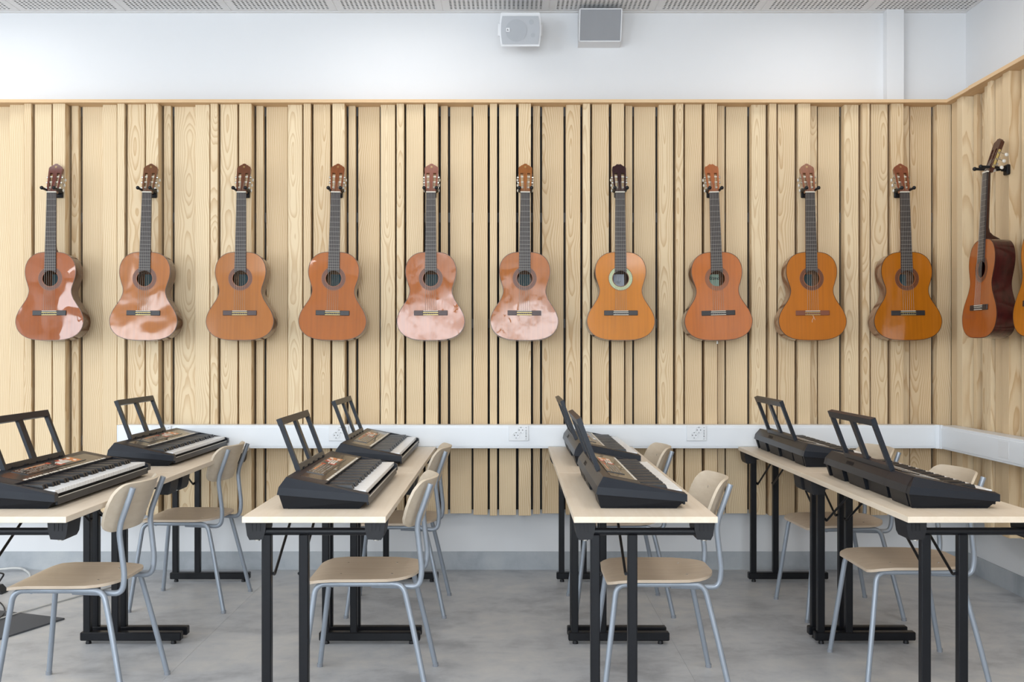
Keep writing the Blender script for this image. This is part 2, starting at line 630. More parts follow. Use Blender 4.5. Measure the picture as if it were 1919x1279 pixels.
def perforated(width):
    cy = [0.0]
    for k in range(n_h):
        cy += [m0 + k * pitch, m0 + k * pitch + hole]
    cy.append(e)
    cx = [c for c in cy if c < width - .004]
    if len(cx) % 2 == 0:
        cx = cx[:-1]
    cx.append(width)
    nx, ny = len(cx), len(cy)
    mb = MB().add([(x, y, 0) for x in cx for y in cy],
                  [(i * ny + j, (i + 1) * ny + j, (i + 1) * ny + j + 1, i * ny + j + 1)
                   for i in range(nx - 1) for j in range(ny - 1) if not (i % 2 == 1 and j % 2 == 1)])
    for (a, b) in (((0, 0), (width, 0)), ((width, 0), (width, e)), ((width, e), (0, e)), ((0, e), (0, 0))):
        mb.add([(a[0], a[1], 0), (b[0], b[1], 0), (b[0], b[1], .012), (a[0], a[1], .012)], [(0, 1, 2, 3)])
    return mb.mesh('ceiling_panel', 0)


tile = perforated(e)
J0 = at(1028, WY)
for r_ in range(2):
    for k in range(-11, 5):
        x = J0 + k * tp + .003
        if x > WX or x < LX:
            continue
        me = tile if x + e < WX else perforated(WX - .002 - x)
        inst('ceiling_panel', me, M['ceil'], ceiling, (x, WY - .026 - e - r_ * .606, CZ))
MB().box(LX, WX, ROWS_Y - .02, WY, CZ + .004, CZ + .006).xform(Matrix.Translation((0, 0, .03))).build('void_lining', M['fleece'], ceiling, 0)
for k in range(-11, 6):
    x = J0 + k * tp
    if LX < x < WX:
        MB().box(x - .004, x + .004, ROWS_Y, WY - .022, CZ + .002, CZ + .008).build('joint_strip', M['ceil'], ceiling, 0)

# white boxed pipe duct on the upper back wall
struct(MB().box(at(1662, 5.951), at(1694, 5.951), 5.951, WY, 2.685, CZ).build('trim_4', M['wall'], smooth=0))

# ---------------------------------------------------------------- timber slats
P = .5256
ZB, ZT = .340, 2.667
PAT = [(-.0963, -.0557, 5.840), (-.0441, .0513, 5.857), (.0662, .1355, 5.840),
       (.1489, .1884, 5.895), (.2013, .3234, 5.918), (.3357, .4162, 5.868)]
YB = 5.94
slat_me = []
for (a, b, y) in PAT:
    w = b - a
    slat_me.append(MB().box(-w / 2, w / 2, 0, YB - y, 0, ZT - ZB, .0012).mesh('slat', 0))
for n in range(-9, 5):
    for j, (a, b, y) in enumerate(PAT):
        x = (a + b) / 2 + n * P
        if x + (b - a) / 2 > 2.48:
            continue
        inst('slat', slat_me[j], M['pine'], wall_back, (x, y, ZB))
# last board of the back wall, tucked into the corner
inst('slat', slat_me[5], M['pine'], wall_back, ((PAT[5][0] + PAT[5][1]) / 2 + 4 * P, PAT[5][2], ZB))
C0 = 5.806
QX = WX - WY
for n in range(0, 9):
    for j, (a, b, y) in enumerate(PAT):
        yy = C0 - ((a + b) / 2 + n * P)
        if yy + (b - a) / 2 > 5.862:
            continue
        o = inst('slat', slat_me[j], M['pine'], wall_right, (y + QX, yy, ZB))
        o.rotation_euler = (0, 0, -PI / 2)
MB().box(-4.95, 2.60, YB, WY, ZB + .02, ZT).build('felt_backing', M['felt'], wall_back, 0)
MB().box(YB + QX, WX, 1.15, YB, ZB + .02, ZT).build('felt_backing', M['felt'], wall_right, 0)
for (p0, p1) in ((218, 199), (417, 399), (615, 598), (835, 818)):
    MB().box(-4.95, 2.58, YB - .006, YB + .01, zat(p0, 5.935), zat(p1, 5.935)).build('batten', M['batten'], wall_back, 0)

# cap board above the slats
mb = MB().add([(-4.97, 5.815, 2.667), (2.47, 5.815, 2.667), (WX, WY, 2.667), (-4.97, WY, 2.667),
               (-4.97, 5.815, 2.685), (2.47, 5.815, 2.685), (WX, WY, 2.685), (-4.97, WY, 2.685)],
              [(0, 3, 2, 1), (4, 5, 6, 7), (0, 1, 5, 4), (1, 2, 6, 5), (2, 3, 7, 6), (3, 0, 4, 7)])
struct(mb.build('trim_1', M['trimwood'], smooth=0))
mb = MB().add([(2.47, 5.815, 2.667), (2.47, 5.535, 2.667), (WX, 5.535, 2.667), (WX, WY, 2.667),
               (2.47, 5.815, 2.685), (2.47, 5.535, 2.685), (WX, 5.535, 2.685), (WX, WY, 2.685)],
              [(0, 3, 2, 1), (4, 5, 6, 7), (0, 1, 5, 4), (1, 2, 6, 5), (2, 3, 7, 6), (3, 0, 4, 7)])
struct(mb.build('trim_2', M['trimwood_y'], smooth=0))
struct(MB().box(2.466, WX, 1.1, 5.534, 2.667, 2.687).build('trim_3', M['trimwood_y'], smooth=0))

# ---------------------------------------------------------------- cable trunking and outlets
TY, TZ0, TZ1 = 5.748, .7286, .858
TX = TY + QX
TL = at(220, TY)
tr = thing('cable_trunking', 'long white cable trunking running along the timber slats and round the corner', 'trunking', (TL, TY, TZ0))


def local(mb, root):
    return mb.xform(Matrix.Translation(-Vector(root.location)))


local(MB().box(TL, TX + .004, TY, 5.838, TZ0, TZ1, .003), tr).build('back_wall_channel', M['trunk'], tr)
local(MB().box(TX, 5.838 + QX, 1.2, TY + .002, TZ0, TZ1, .003), tr).build('right_wall_channel', M['trunk'], tr)
local(MB().box(TL + .006, TX - .03, TY - .003, TY + .002, TZ0 + .012, TZ1 - .014, .001), tr).build('back_cover', M['trunk'], tr)
local(MB().box(TX - .003, TX + .002, 1.22, TY - .03, TZ0 + .012, TZ1 - .014, .001), tr).build('right_cover', M['trunk'], tr)
local(MB().box(TX - .024, TX + .001, TY - .005, TY + .01, TZ0 - .001, TZ1 + .002, .001)
      .box(TX - .005, TX + .01, TY - .028, TY + .002, TZ0 - .001, TZ1 + .002, .001), tr).build('corner_joint', M['trunk'], tr)
local(MB().box(TL - .003, TL + .002, TY - .001, 5.838, TZ0 - .001, TZ1 + .001, .001), tr).build('end_cap', M['trunk'], tr)


def make_outlet():
    root = thing('power_outlet', 'x', 'outlet', (0, 0, 0), 0, 'double power outlets on the white trunking')
    MB().box(-.055, .055, -.006, 0, -.042, .042, .0015).build('faceplate', M['plate'], root)
    for (cx, cz) in ((-.014, -.011), (.012, .018)):
        mb = MB()
        n = 24
        vs, fs = [], []
        for k in range(n):
            a = 2 * PI * k / n
            for (rr, yy) in ((.0195, -.0062), (.0195, -.0085), (.0175, -.0085), (.0165, -.0066)):
                vs.append((cx + rr * math.cos(a), yy, cz + rr * math.sin(a)))
        for k in range(n):
            k2 = (k + 1) % n
            for q in range(3):
                fs.append((k * 4 + q, k2 * 4 + q, k2 * 4 + q + 1, k * 4 + q + 1))
        vs.append((cx, -.0064, cz))
        for k in range(n):
            fs.append((k * 4 + 3, ((k + 1) % n) * 4 + 3, len(vs) - 1))
        s = mb.add(vs, fs).build('socket', M['plate'], root)
        hb = MB()
        for sx in (-.0095, .0095):
            hb.tube([(cx + sx, -.0060, cz), (cx + sx, -.0074, cz)], .0028, 8)
        hb.build('pin_holes', M['hole'], s)
        MB().box(cx - .003, cx + .003, -.0085, -.006, cz + .0125, cz + .0165).box(cx - .003, cx + .003, -.0085, -.006, cz - .0165, cz - .0130).build('earth_clip', M['mark'], s)
    st = MB().box(.035, .046, -.0072, -.004, -.036, .036, .0005).build('label_strip', M['plate'], root)
    mb = MB()
    for (z, h) in ((.031, .0015), (.016, .002), (.010, .0012), (.002, .002), (-.004, .0012), (-.010, .0014), (-.018, .003), (-.031, .0015)):
        mb.box(.0375, .0435, -.0076, -.007, z - h, z + h)
    mb.build('small_print', M['mark'], st)
    return root


out0 = make_outlet()
OL = [(303, 'white double outlet on the trunking behind the keyboard at far left'),
      (635, 'white double outlet on the trunking behind a folding music rest, second from left'),
      (972, 'white double outlet on open trunking in the middle of the back wall'),
      (1305, 'white double outlet on the trunking between the two right rows of tables')]
for i, (px, lab) in enumerate(OL):
    o = out0 if i == 0 else copy_tree(out0)
    o.location = (at(px, TY), TY - .0035, zat(812.3, TY))
    o['label'] = lab
o = copy_tree(out0)
o.location = (TX - .0035, 1940 * TX / (1881.5 - 950), .795)
o.rotation_euler = (0, PI, PI / 2)
o['label'] = 'white double outlet on the right wall trunking, the only one round the corner'

# ---------------------------------------------------------------- speakers on the upper wall
sp = thing('wall_speaker', 'small white barrel shaped loudspeaker with round woofer grille, left of the grey one', 'speaker', (at(975, 5.77), 5.77, 3.155 - .092))
sp.rotation_euler = (R(15), 0, 0)


def barrel(hw, hh, bulge, n=8):
    p = []
    for k in range(n + 1):
        z = -hh + 2 * hh * k / n
        p.append((hw + bulge * (1 - (z / hh) ** 2), z))
    return p + [(-x, z) for (x, z) in reversed(p)]


f_ = barrel(.107, .090, .009)
b_ = barrel(.070, .070, .006)
n = len(f_)
vs = [(x, 0, z) for x, z in f_] + [(x, .03, z) for x, z in f_] + [(x, .15, z) for x, z in b_]
fs = [tuple(range(n))] + [tuple(range(2 * n, 3 * n))[::-1]]
for q in range(2):
    fs += [(q * n + i, q * n + (i + 1) % n, (q + 1) * n + (i + 1) % n, (q + 1) * n + i) for i in range(n)]
MB().add(vs, fs).build('cabinet', M['spk'], sp)
g = barrel(.100, .075, .008)
gr = MB().prism([(x, z - .003) for x, z in g], -.005, .002, 'y').build('grille', M['grille'], sp)


def disc(mb, c, r, y0, y1, n=28):
    return mb.prism([(c[0] + r * math.cos(2 * PI * k / n), c[1] + r * math.sin(2 * PI * k / n)) for k in range(n)], y0, y1, 'y')


disc(MB(), (-.022, -.005), .060, -.007, -.004).build('woofer', M['grille_dot'], gr)
disc(MB(), (.062, .040), .014, -.0065, -.004).build('tweeter', M['grille_dot'], gr)
disc(MB(), (.070, -.030), .012, -.0065, -.004).build('bass_port', M['grille_dot'], gr)
MB().box(-.079, -.058, -.0095, -.006, -.012, .009, .0008).build('badge', M['spk'], gr)
MB().prism([(-.076, -.006), (-.063, -.006), (-.0715, .005)], -.0102, -.009, 'y').build('badge_emblem', M['mark'], gr)
MB().box(-.125, -.108, .035, .07, -.035, .035, .004).box(.108, .125, .035, .07, -.035, .035, .004).build('bracket_knob', M['spk'], sp)
MB().box(-.122, .122, .05, .062, -.02, .02, .002).box(-.03, .03, .06, .23, -.03, .03, .003).build('bracket', M['spk'], sp)

sw = thing('wall_speaker', 'white wedge shaped loudspeaker with flat rectangular grey grille below the ceiling', 'speaker', (at(1128, 5.80), WY, 2.99))
hw = .1215
MB().prism([(0, .040), (-.080, .052), (-.148, .222), (0, .222)], -hw, hw, 'x').build('cabinet', M['spk'], sw)
p0, p1 = Vector((0, -.080, .052)), Vector((0, -.148, .222))
d = (p1 - p0).normalized()
nrm = Vector((0, -d.z, d.y)) * 1.0
if nrm.y > 0:
    nrm = -nrm


def plate_on(mb, u0, u1, s0, s1, h0, h1):
    L_ = (p1 - p0).length
    vs = []
    for h in (h0, h1):
        for (u, s) in ((u0, s0), (u1, s0), (u1, s1), (u0, s1)):
            q = p0 + d * (s * L_) + nrm * h
            vs.append((u, q.y, q.z))
    return mb.add(vs, [(0, 1, 2, 3), (4, 5, 6, 7), (0, 1, 5, 4), (1, 2, 6, 5), (2, 3, 7, 6), (3, 0, 4, 7)])


plate_on(MB(), -hw + .006, hw - .006, .04, .98, -.002, .003).build('grille', M['grille2'], sw, 0)
fr = MB()
plate_on(fr, -hw, -hw + .006, 0, 1, -.002, .006)
plate_on(fr, hw - .006, hw, 0, 1, -.002, .006)
plate_on(fr, -hw, hw, .97, 1.0, -.002, .006)
plate_on(fr, -hw, hw, 0, .04, -.002, .006)
fr.build('grille_frame', M['spk'], sw, 0)

# ---------------------------------------------------------------- guitars
HALF = [(0, .147), (.045, .1462), (.085, .1365), (.117, .112), (.135, .078), (.1405, .042), (.137, .008),
        (.127, -.026), (.1185, -.055), (.1185, -.080), (.130, -.113), (.152, -.148), (.173, -.183), (.1855, -.220),
        (.1855, -.252), (.172, -.288), (.141, -.318), (.094, -.336), (.045, -.3415), (0, -.342)]
hp = crom([(x, 0, z) for x, z in HALF], 5)
OUT = [(p.x, p.z) for p in hp] + [(-p.x, p.z) for p in reversed(hp[1:-1])]
NO = len(OUT)
DEPTH = .098
RH = .043
NUT_Z, HEAD_A = .478, R(16.5)
GM = {}


def ring_faces(n, a, b):
    return [(a + i, a + (i + 1) % n, b + (i + 1) % n, b + i) for i in range(n)]


def make_guitar_meshes():
    ang = [math.atan2(z, x) for x, z in OUT]
    circ = [(RH * math.cos(a), RH * math.sin(a)) for a in ang]
    mid = [((c[0] * .55 + o[0] * .45), (c[1] * .55 + o[1] * .45)) for c, o in zip(circ, OUT)]
    vs = [(x, 0, z) for x, z in circ] + [(x, 0, z) for x, z in mid] + [(x, 0, z) for x, z in OUT] + \
         [(x, .003, z) for x, z in OUT] + [(x, .003, z) for x, z in circ]
    fs = []
    for a, b in ((0, 1), (1, 2), (2, 3), (3, 4), (4, 0)):
        fs += ring_faces(NO, a * NO, b * NO)
    GM['soundboard'] = MB().add(vs, fs).mesh('soundboard')
    sh = .9985
    vs = [(x * sh, .003, z * sh) for x, z in OUT] + [(x * sh, DEPTH - .003, z * sh) for x, z in OUT]
    GM['side'] = MB().add(vs, ring_faces(NO, 0, NO)).mesh('side', 60)
    vs = [(x, DEPTH - .003, z) for x, z in OUT] + [(x, DEPTH, z) for x, z in OUT] + \
         [(x * .6, DEPTH + .004, z * .6) for x, z in OUT]
    GM['back'] = MB().add(vs, ring_faces(NO, 0, NO) + ring_faces(NO, NO, 2 * NO) + [tuple(range(2 * NO, 3 * NO)), tuple(range(NO))[::-1]]).mesh('back', 40)
    loop = [(x, .0008, z) for x, z in OUT]
    vs, fs = [], []
    for i, (x, z) in enumerate(OUT):
        a, b = OUT[i - 1], OUT[(i + 1) % NO]
        tx, tz = b[0] - a[0], b[1] - a[1]
        L = math.hypot(tx, tz)
        nx, nz = -tz / L, tx / L
        if nx * x + nz * (z + .1) < 0:
            nx, nz = -nx, -nz
        for (o_, y_) in ((-.0022, -.0004), (.0006, -.0004), (.0006, .0045)):
            vs.append((x + nx * o_, y_, z + nz * o_))
    for i in range(NO):
        j = (i + 1) % NO
        fs += [(i * 3, j * 3, j * 3 + 1, i * 3 + 1), (i * 3 + 1, j * 3 + 1, j * 3 + 2, i * 3 + 2)]
    GM['binding'] = MB().add(vs, fs).mesh('binding', 0)

    def annulus(r0, r1, y):
        n = 48
        vs = []
        for k in range(n):
            a = 2 * PI * k / n
            vs += [(r0 * math.cos(a), y, r0 * math.sin(a)), (r1 * math.cos(a), y, r1 * math.sin(a))]
        return vs, [(2 * k, 2 * k + 1, 2 * ((k + 1) % n) + 1, 2 * ((k + 1) % n)) for k in range(n)]
    GM['rosette'] = MB().add(*annulus(RH + .004, .0655, -.0006)).mesh('rosette', 0)
    mb = MB().add(*annulus(RH, RH + .0032, -.0008)).add(*annulus(.0648, .0672, -.0007))
    GM['rosette_line'] = mb.mesh('rosette_line', 0)
    GM['label'] = MB().box(-.030, .030, DEPTH - .006, DEPTH - .005, -.032, .034).mesh('maker_label', 0)
    # bridge
    bz = -.191
    GM['bridge'] = MB().box(-.0925, -.042, -.0065, 0, bz - .0135, bz + .0135, .0015).box(.042, .0925, -.0065, 0, bz - .0135, bz + .0135, .0015) \
        .box(-.0425, .0425, -.0045, 0, bz - .0135, bz + .0135).mesh('bridge', 0)
    GM['saddle'] = MB().box(-.040, .040, -.0105, -.004, bz + .0085, bz + .0115).mesh('saddle', 0)
    mb = MB().box(-.0415, .0415, -.0085, -.004, bz - .0115, bz - .0090).box(-.0415, .0415, -.0085, -.004, bz + .0005, bz + .0030)
    GM['tie_block'] = mb.mesh('tie_block', 0)
    # neck
    secs = [(.478, .0262, .0185), (.40, .0275, .021), (.28, .0295, .0225), (.205, .0305, .0245), (.183, .0300, .032),
            (.168, .027, .052), (.157, .024, .080), (.152, .023, .088), (.1475, .022, .090)]
    vs, fs = [], []
    m = 9
    for (z, w, dp) in secs:
        for k in range(m):
            a = PI * k / (m - 1)
            vs.append((w * math.cos(a), -.001 + dp * math.sin(a) ** .8, z))
    for i in range(len(secs) - 1):
        for k in range(m):
            k2 = (k + 1) % m
            fs.append((i * m + k, i * m + k2, (i + 1) * m + k2, (i + 1) * m + k))
    fs += [tuple(range(m))[::-1], tuple((len(secs) - 1) * m + k for k in range(m))]
    GM['neck'] = MB().add(vs, fs).mesh('neck', 50)
    # fretboard with a curved cut at the soundhole
    w0, w1, ze = .0262, .0325, .030
    poly = [(-w0, NUT_Z), (-w1, ze), ]
    for k in range(9):
        x = -.020 + .040 * k / 8
        poly.append((x, math.sqrt(max(RH ** 2 - x * x, 0)) + .0005))
    poly += [(w1, ze), (w0, NUT_Z)]
    GM['fretboard'] = MB().prism(poly, -.0065, -.0002, 'y').mesh('fretboard', 0)
    mb = MB()
    scale = NUT_Z - bz - .010
    for k in range(1, 20):
        z = NUT_Z - scale * (1 - 2 ** (-k / 12.0))
        if z < .040:
            break
        w = w0 + (w1 - w0) * (NUT_Z - z) / (NUT_Z - ze)
        mb.box(-w, w, -.0078, -.0060, z - .0008, z + .0008)
    GM['frets'] = mb.mesh('frets', 0)
    GM['nut'] = MB().box(-.0268, .0268, -.0098, .001, NUT_Z, NUT_Z + .006, .0006).mesh('nut', 0)
    # headstock (x across, s along, tilted back about the nut)
    tilt = Matrix.Translation((0, .0015, NUT_Z + .004)) @ Matrix.Rotation(-HEAD_A, 4, 'X')
    th = .019

    def wid(s):
        t = min(max((s - .008) / .022, 0), 1)
        t = t * t * (3 - 2 * t)
        return .0265 + .0055 * t + .0065 * min(s / .145, 1)

    def head(top):
        mb = MB()
        s0, s1 = .022, .120
        rows = [s0 + (s1 - s0) * k / 6 for k in range(7)]

        def inn(s):
            return .0100 + .001 * s / .12

        def outr(s):
            return wid(s) - .0098
        mb.prism([(-inn(s), s) for s in rows] + [(inn(s), s) for s in reversed(rows)], 0, th, 'y')
        for sg in (-1, 1):
            mb.prism([(sg * outr(s), s) for s in rows] + [(sg * wid(s), s) for s in reversed(rows)], 0, th, 'y')
        low = [k * s0 / 4 for k in range(5)]
        mb.prism([(-wid(s), s) for s in low] + [(wid(s), s) for s in reversed(low)], 0, th, 'y')
        mb.prism([(-wid(s1), s1)] + [(-x, s) for x, s in top] + [(x, s) for x, s in reversed(top)] + [(wid(s1), s1)], 0, th, 'y')
        return mb.xform(tilt).mesh('headstock', 30)
    peak = [(wid(.148), .150), (.034, .158), (.026, .163), (.0205, .1685), (.0165, .1695), (.0125, .172), (.008, .1765), (.003, .1785)]
    notch = [(wid(.146), .148), (.0365, .157), (.032, .162), (.025, .163), (.019, .1675), (.014, .173), (.007, .176), (.002, .1735)]
    GM['head_peak'] = head(peak)
    GM['head_notch'] = head(notch)
    RS = (.034, .067, .100)
    for sg in (-1, 1):
        for q, s in enumerate(RS):
            mb = MB().tube([(sg * .0085, th * .5, s), (sg * (wid(s) - .002), th * .5, s)], .0042, 10)
            GM['roller', sg, q] = mb.xform(tilt).mesh('string_post', 40)
            x = sg * (wid(s) + .0060)
            mb = MB().tube([(x, th * .25, s), (x, th + .020, s)], .0019, 6)
            mb.tube([(sg * wid(s), th * .5, s - .004), (x + sg * .003, th * .5, s - .004)], .0048, 8)
            GM['peg', sg, q] = mb.xform(tilt).mesh('tuning_peg', 40)
            GM['button', sg, q] = MB().ball((x, th + .028, s), .0056, .0105, .0092, 10, 6).xform(tilt).mesh('peg_button', 60)
        ws = wid(.06)
        GM['plate', sg] = MB().prism([(sg * (wid(s) - .0005), s) for s in (.022, .115)] + [(sg * (wid(s) + .0018), s) for s in (.115, .022)], .004, .0155, 'y').xform(tilt).mesh('tuner_plate', 0)
    mb = MB()
    n = 20
    for (r0, r1) in ((.0042, .0052),):
        vs = []
        for k in range(n):
            a = 2 * PI * k / n
            vs += [(r0 * math.cos(a), -.0004, .158 + r0 * math.sin(a)), (r1 * math.cos(a), -.0004, .158 + r1 * math.sin(a))]
        mb.add(vs, [(2 * k, 2 * k + 1, 2 * ((k + 1) % n) + 1, 2 * ((k + 1) % n)) for k in range(n)])
    for k in range(3):
        a = PI / 2 + 2 * PI * k / 3
        c, s = math.cos(a), math.sin(a)
        mb.add([(-.0005 * s, -.0004, .158 + .0005 * c), (.0005 * s, -.0004, .158 - .0005 * c),
                (.004 * c + .0006 * s, -.0004, .158 + .004 * s - .0006 * c), (.004 * c - .0006 * s, -.0004, .158 + .004 * s + .0006 * c)], [(0, 1, 2, 3)])
    GM['emblem'] = mb.xform(tilt).mesh('head_emblem', 0)
    for k in range(6):
        t = k / 5 - .5
        xn, xb = .043 * t, .058 * t
        sg = -1 if k < 3 else 1
        q = k if k < 3 else 5 - k
        pst = tilt @ Vector((sg * (.0105 + .002 * (2 - q)), th * .5 - .0042, RS[q]))
        rad = (.00075, .0007, .00065, .0006, .0006, .00055)[k]
        mb = MB().tube([pst, (xn, -.0100, NUT_Z + .003), (xb, -.0120, bz + .010), (xb, -.0085, bz - .010)], rad, 5)
        GM['string', k] = mb.mesh('string', 60)


make_guitar_meshes()
NUTTXT = None


def guitar(name, label, spec, loc, lean, roll, rz=0, group='classical guitars hanging on the timber slats'):
    g = thing(name, label, 'guitar', loc, 0, group)
    g.rotation_euler = (Matrix.Rotation(rz, 4, 'Z') @ Matrix.Rotation(-lean, 4, 'X') @ Matrix.Rotation(roll, 4, 'Y')).to_euler()
    p = lambda nm, key, mat, par=g: inst(nm, GM[key], mat, par)
    sd = spec['seed']
    top = lacquer('top_%d' % sd, lin(*spec['top']), spec['warp'], sd, spec.get('gloss', .09), .07, wear=spec.get('wear', 0), wscale=spec.get('ws', 5.0), tone=(.76, .775, .27))
    side = lacquer('side_%d' % sd, lin(*spec['side']), .0005, sd + 40, .12, .22, axis=(2, 60, 25))
    hd = lacquer('head_%d' % sd, lin(*spec['head']), .0004, sd + 80, spec.get('hgloss', .25), .1)
    p('soundboard', 'soundboard', top)
    p('side', 'side', side)
    p('back', 'back', side)
    p('binding', 'binding', plain('binding_%d' % sd, lin(*spec.get('bind', (70, 42, 28))), .3))
    ro = p('rosette', 'rosette', M[spec['ros']])
    p('rosette_line', 'rosette_line', M['ros_tan'] if spec['ros'] != 'ros_light' else M['ros_brown'], ro)
    lb = p('maker_label', 'label', M[spec.get('lab', 'label_teal')])
    if spec.get('text'):
        cu = bpy.data.curves.new('label_lettering', 'FONT')
        cu.body = spec['text']
        cu.size = .026
        cu.shear = .25
        cu.align_x = 'CENTER'
        cu.extrude = .0002
        cu.offset = .0006
        ob = bpy.data.objects.new('tmp', cu)
        COL.objects.link(ob)
        dg = bpy.context.evaluated_depsgraph_get()
        me = bpy.data.meshes.new_from_object(ob.evaluated_get(dg))
        bpy.data.objects.remove(ob)
        me.transform(Matrix.Translation((0, DEPTH - .0064, .004)) @ Matrix.Rotation(R(90), 4, 'X'))
        me.materials.clear()
        inst('label_lettering', me, M['ink'], lb)
    if spec.get('lines'):
        mb = MB()
        for (z, ws) in ((-.006, (.004, .006, .003, .005)), (-.0135, (.005, .004, .007))):
            x = -.018
            for w in ws:
                mb.box(x, x + w, DEPTH - .0064, DEPTH - .006, z - .0014, z + .0014)
                x += w + .003
        mb.build('label_small_print', M['ink'], lb, 0)
    br = p('bridge', 'bridge', M[spec['bridge']])
    p('saddle', 'saddle', M['bone'], br)
    p('tie_block', 'tie_block', M['brass'] if spec.get('brass', True) else M['bone'], br)
    p('neck', 'neck', hd if spec.get('neck') is None else lacquer('neck_%d' % sd, lin(*spec['neck']), .0004, sd, .2, .1))
    fb = p('fretboard', 'fretboard', M['ebony'])
    stuff(p('frets', 'frets', M['fretwire'], fb))
    p('nut', 'nut', M['bone'])
    h = p('headstock', 'head_notch' if spec.get('notch') else 'head_peak', hd)
    if not spec.get('notch'):
        p('head_emblem', 'emblem', M['brass'], h)
    for sg in (-1, 1):
        p('tuner_plate', ('plate', sg), M['gold'] if spec.get('gold') else M['nickel'])
        for q in range(3):
            p('string_post', ('roller', sg, q), M['bone'], h)
            pg = p('tuning_peg', ('peg', sg, q), M['nickel'])
            p('peg_button', ('button', sg, q), M['pearl'], pg)
    for k in range(6):
        p('string', ('string', k), M['string'])
    return g


SH_Y, SH_Z, LEAN = 5.712, 1.6705, R(3.0)
GS = [
    dict(b=93.0, n=97.2, top=(166, 84, 36), side=(92, 54, 34), head=(98, 44, 34), ros='ros_brown', bridge='bridge_black', warp=.011, ws=4.2, wear=.12, hgloss=.10, bind=(90, 60, 40),
         lab_='leftmost guitar, reddish brown top with large cloudy glare patches and a shiny pale headstock tip'),
    dict(b=269.0, n=275.7, top=(178, 102, 44), side=(100, 62, 38), head=(112, 66, 34), ros='ros_brown', bridge='bridge_black', warp=.009, ws=5, gloss=.08,
         lab_='amber brown guitar with mirror bright glare around its black bridge, second from the left'),
    dict(b=449.6, n=452.7, top=(184, 108, 48), side=(120, 82, 56), head=(104, 58, 34), ros='ros_brown', bridge='bridge_dark', warp=.010, ws=3.2, gloss=.12,
         lab_='honey brown guitar with dark brown bridge and one glare spot, third from left'),
    dict(b=623.4, n=629.4, top=(184, 100, 44), side=(124, 92, 66), head=(134, 74, 38), ros='ros_brown', bridge='bridge_black', warp=.010, ws=4, wear=.1, hgloss=.05,
         lab_='orange brown guitar with worn patch at its lower right edge and glinting headstock'),
    dict(b=807.3, n=807.5, top=(178, 96, 44), side=(112, 72, 44), head=(132, 66, 42), ros='ros_brown', bridge='bridge_dark', warp=.0055, ws=5.5, wear=.3, gloss=.2,
         lab_='guitar with orange upper bout, hazy pink lower half and reddish headstock, fifth from the left'),
    dict(b=982.7, n=984.3, top=(182, 102, 46), side=(112, 72, 44), head=(156, 94, 44), ros='ros_brown', bridge='bridge_dark', warp=.0055, ws=5, wear=.3, gloss=.2,
         lab_='pale hazy fronted guitar with golden brown headstock, left of the bright yellow orange one'),
    dict(b=1163.5, n=1162, top=(212, 128, 36), side=(66, 44, 34), head=(46, 14, 22), ros='ros_light', bridge='bridge_black', warp=.0012, ws=4, notch=True, lab='label_white', lines=True, brass=False, neck=(60, 30, 24), bind=(80, 50, 30),
         lab_='bright yellow orange guitar with pale green rosette and dark maroon headstock'),
    dict(b=1346, n=1338, top=(200, 108, 44), side=(112, 72, 48), head=(166, 92, 46), ros='ros_tan', bridge='bridge_black', warp=.004, ws=5, notch=True, lab='label_green', text='Ritmo', brass=False,
         lab_='salmon orange guitar with a green lettered label inside its soundhole'),
    dict(b=1522.5, n=1517.7, top=(194, 110, 38), side=(156, 112, 84), head=(142, 82, 50), ros='ros_brown', bridge='bridge_brown', warp=.003, ws=3,
         lab_='orange guitar with reddish brown bridge and a loose string end hanging below it'),
    dict(b=1701.3, n=1695, top=(188, 108, 26), side=(150, 108, 84), head=(134, 70, 40), ros='ros_brown', bridge='bridge_black', warp=.0012, ws=3,
         lab_='golden brown matt fronted guitar hanging last on the back wall next to the corner'),
]
YAW = [0, 0, 0, 0, 0, 0, 0, 0, 0, 0]


def hanger(loc, rz, label, first=[]):
    if first:
        o = copy_tree(first[0])
    else:
        o = thing('guitar_hanger', 'x', 'hanger', (0, 0, 0), 0, 'black yoke hangers holding the guitars')
        MB().box(-.0225, .0225, -.018, 0, -.030, .020, .004).build('wall_block', M['blackplastic'], o)
        MB().tube([(0, -.015, 0), (0, -.034, 0)], .0135, 12).build('swivel', M['blackplastic'], o)
        for s in (-1, 1):
            pts = fillet([(0, -.030, .0), (s * .0335, -.045, .0), (s * .0335, -.152, .005)], .03, 5)
            a = MB().tube(pts, .0068, 10).build('yoke_arm', M['blackplastic'], o)
            MB().ball((s * .0335, -.154, .0051), .0105).build('arm_tip', M['blackplastic'], a)
        first.append(o)
    o.location = loc
    o.rotation_euler = (0, 0, rz)
    o['label'] = label
    return o


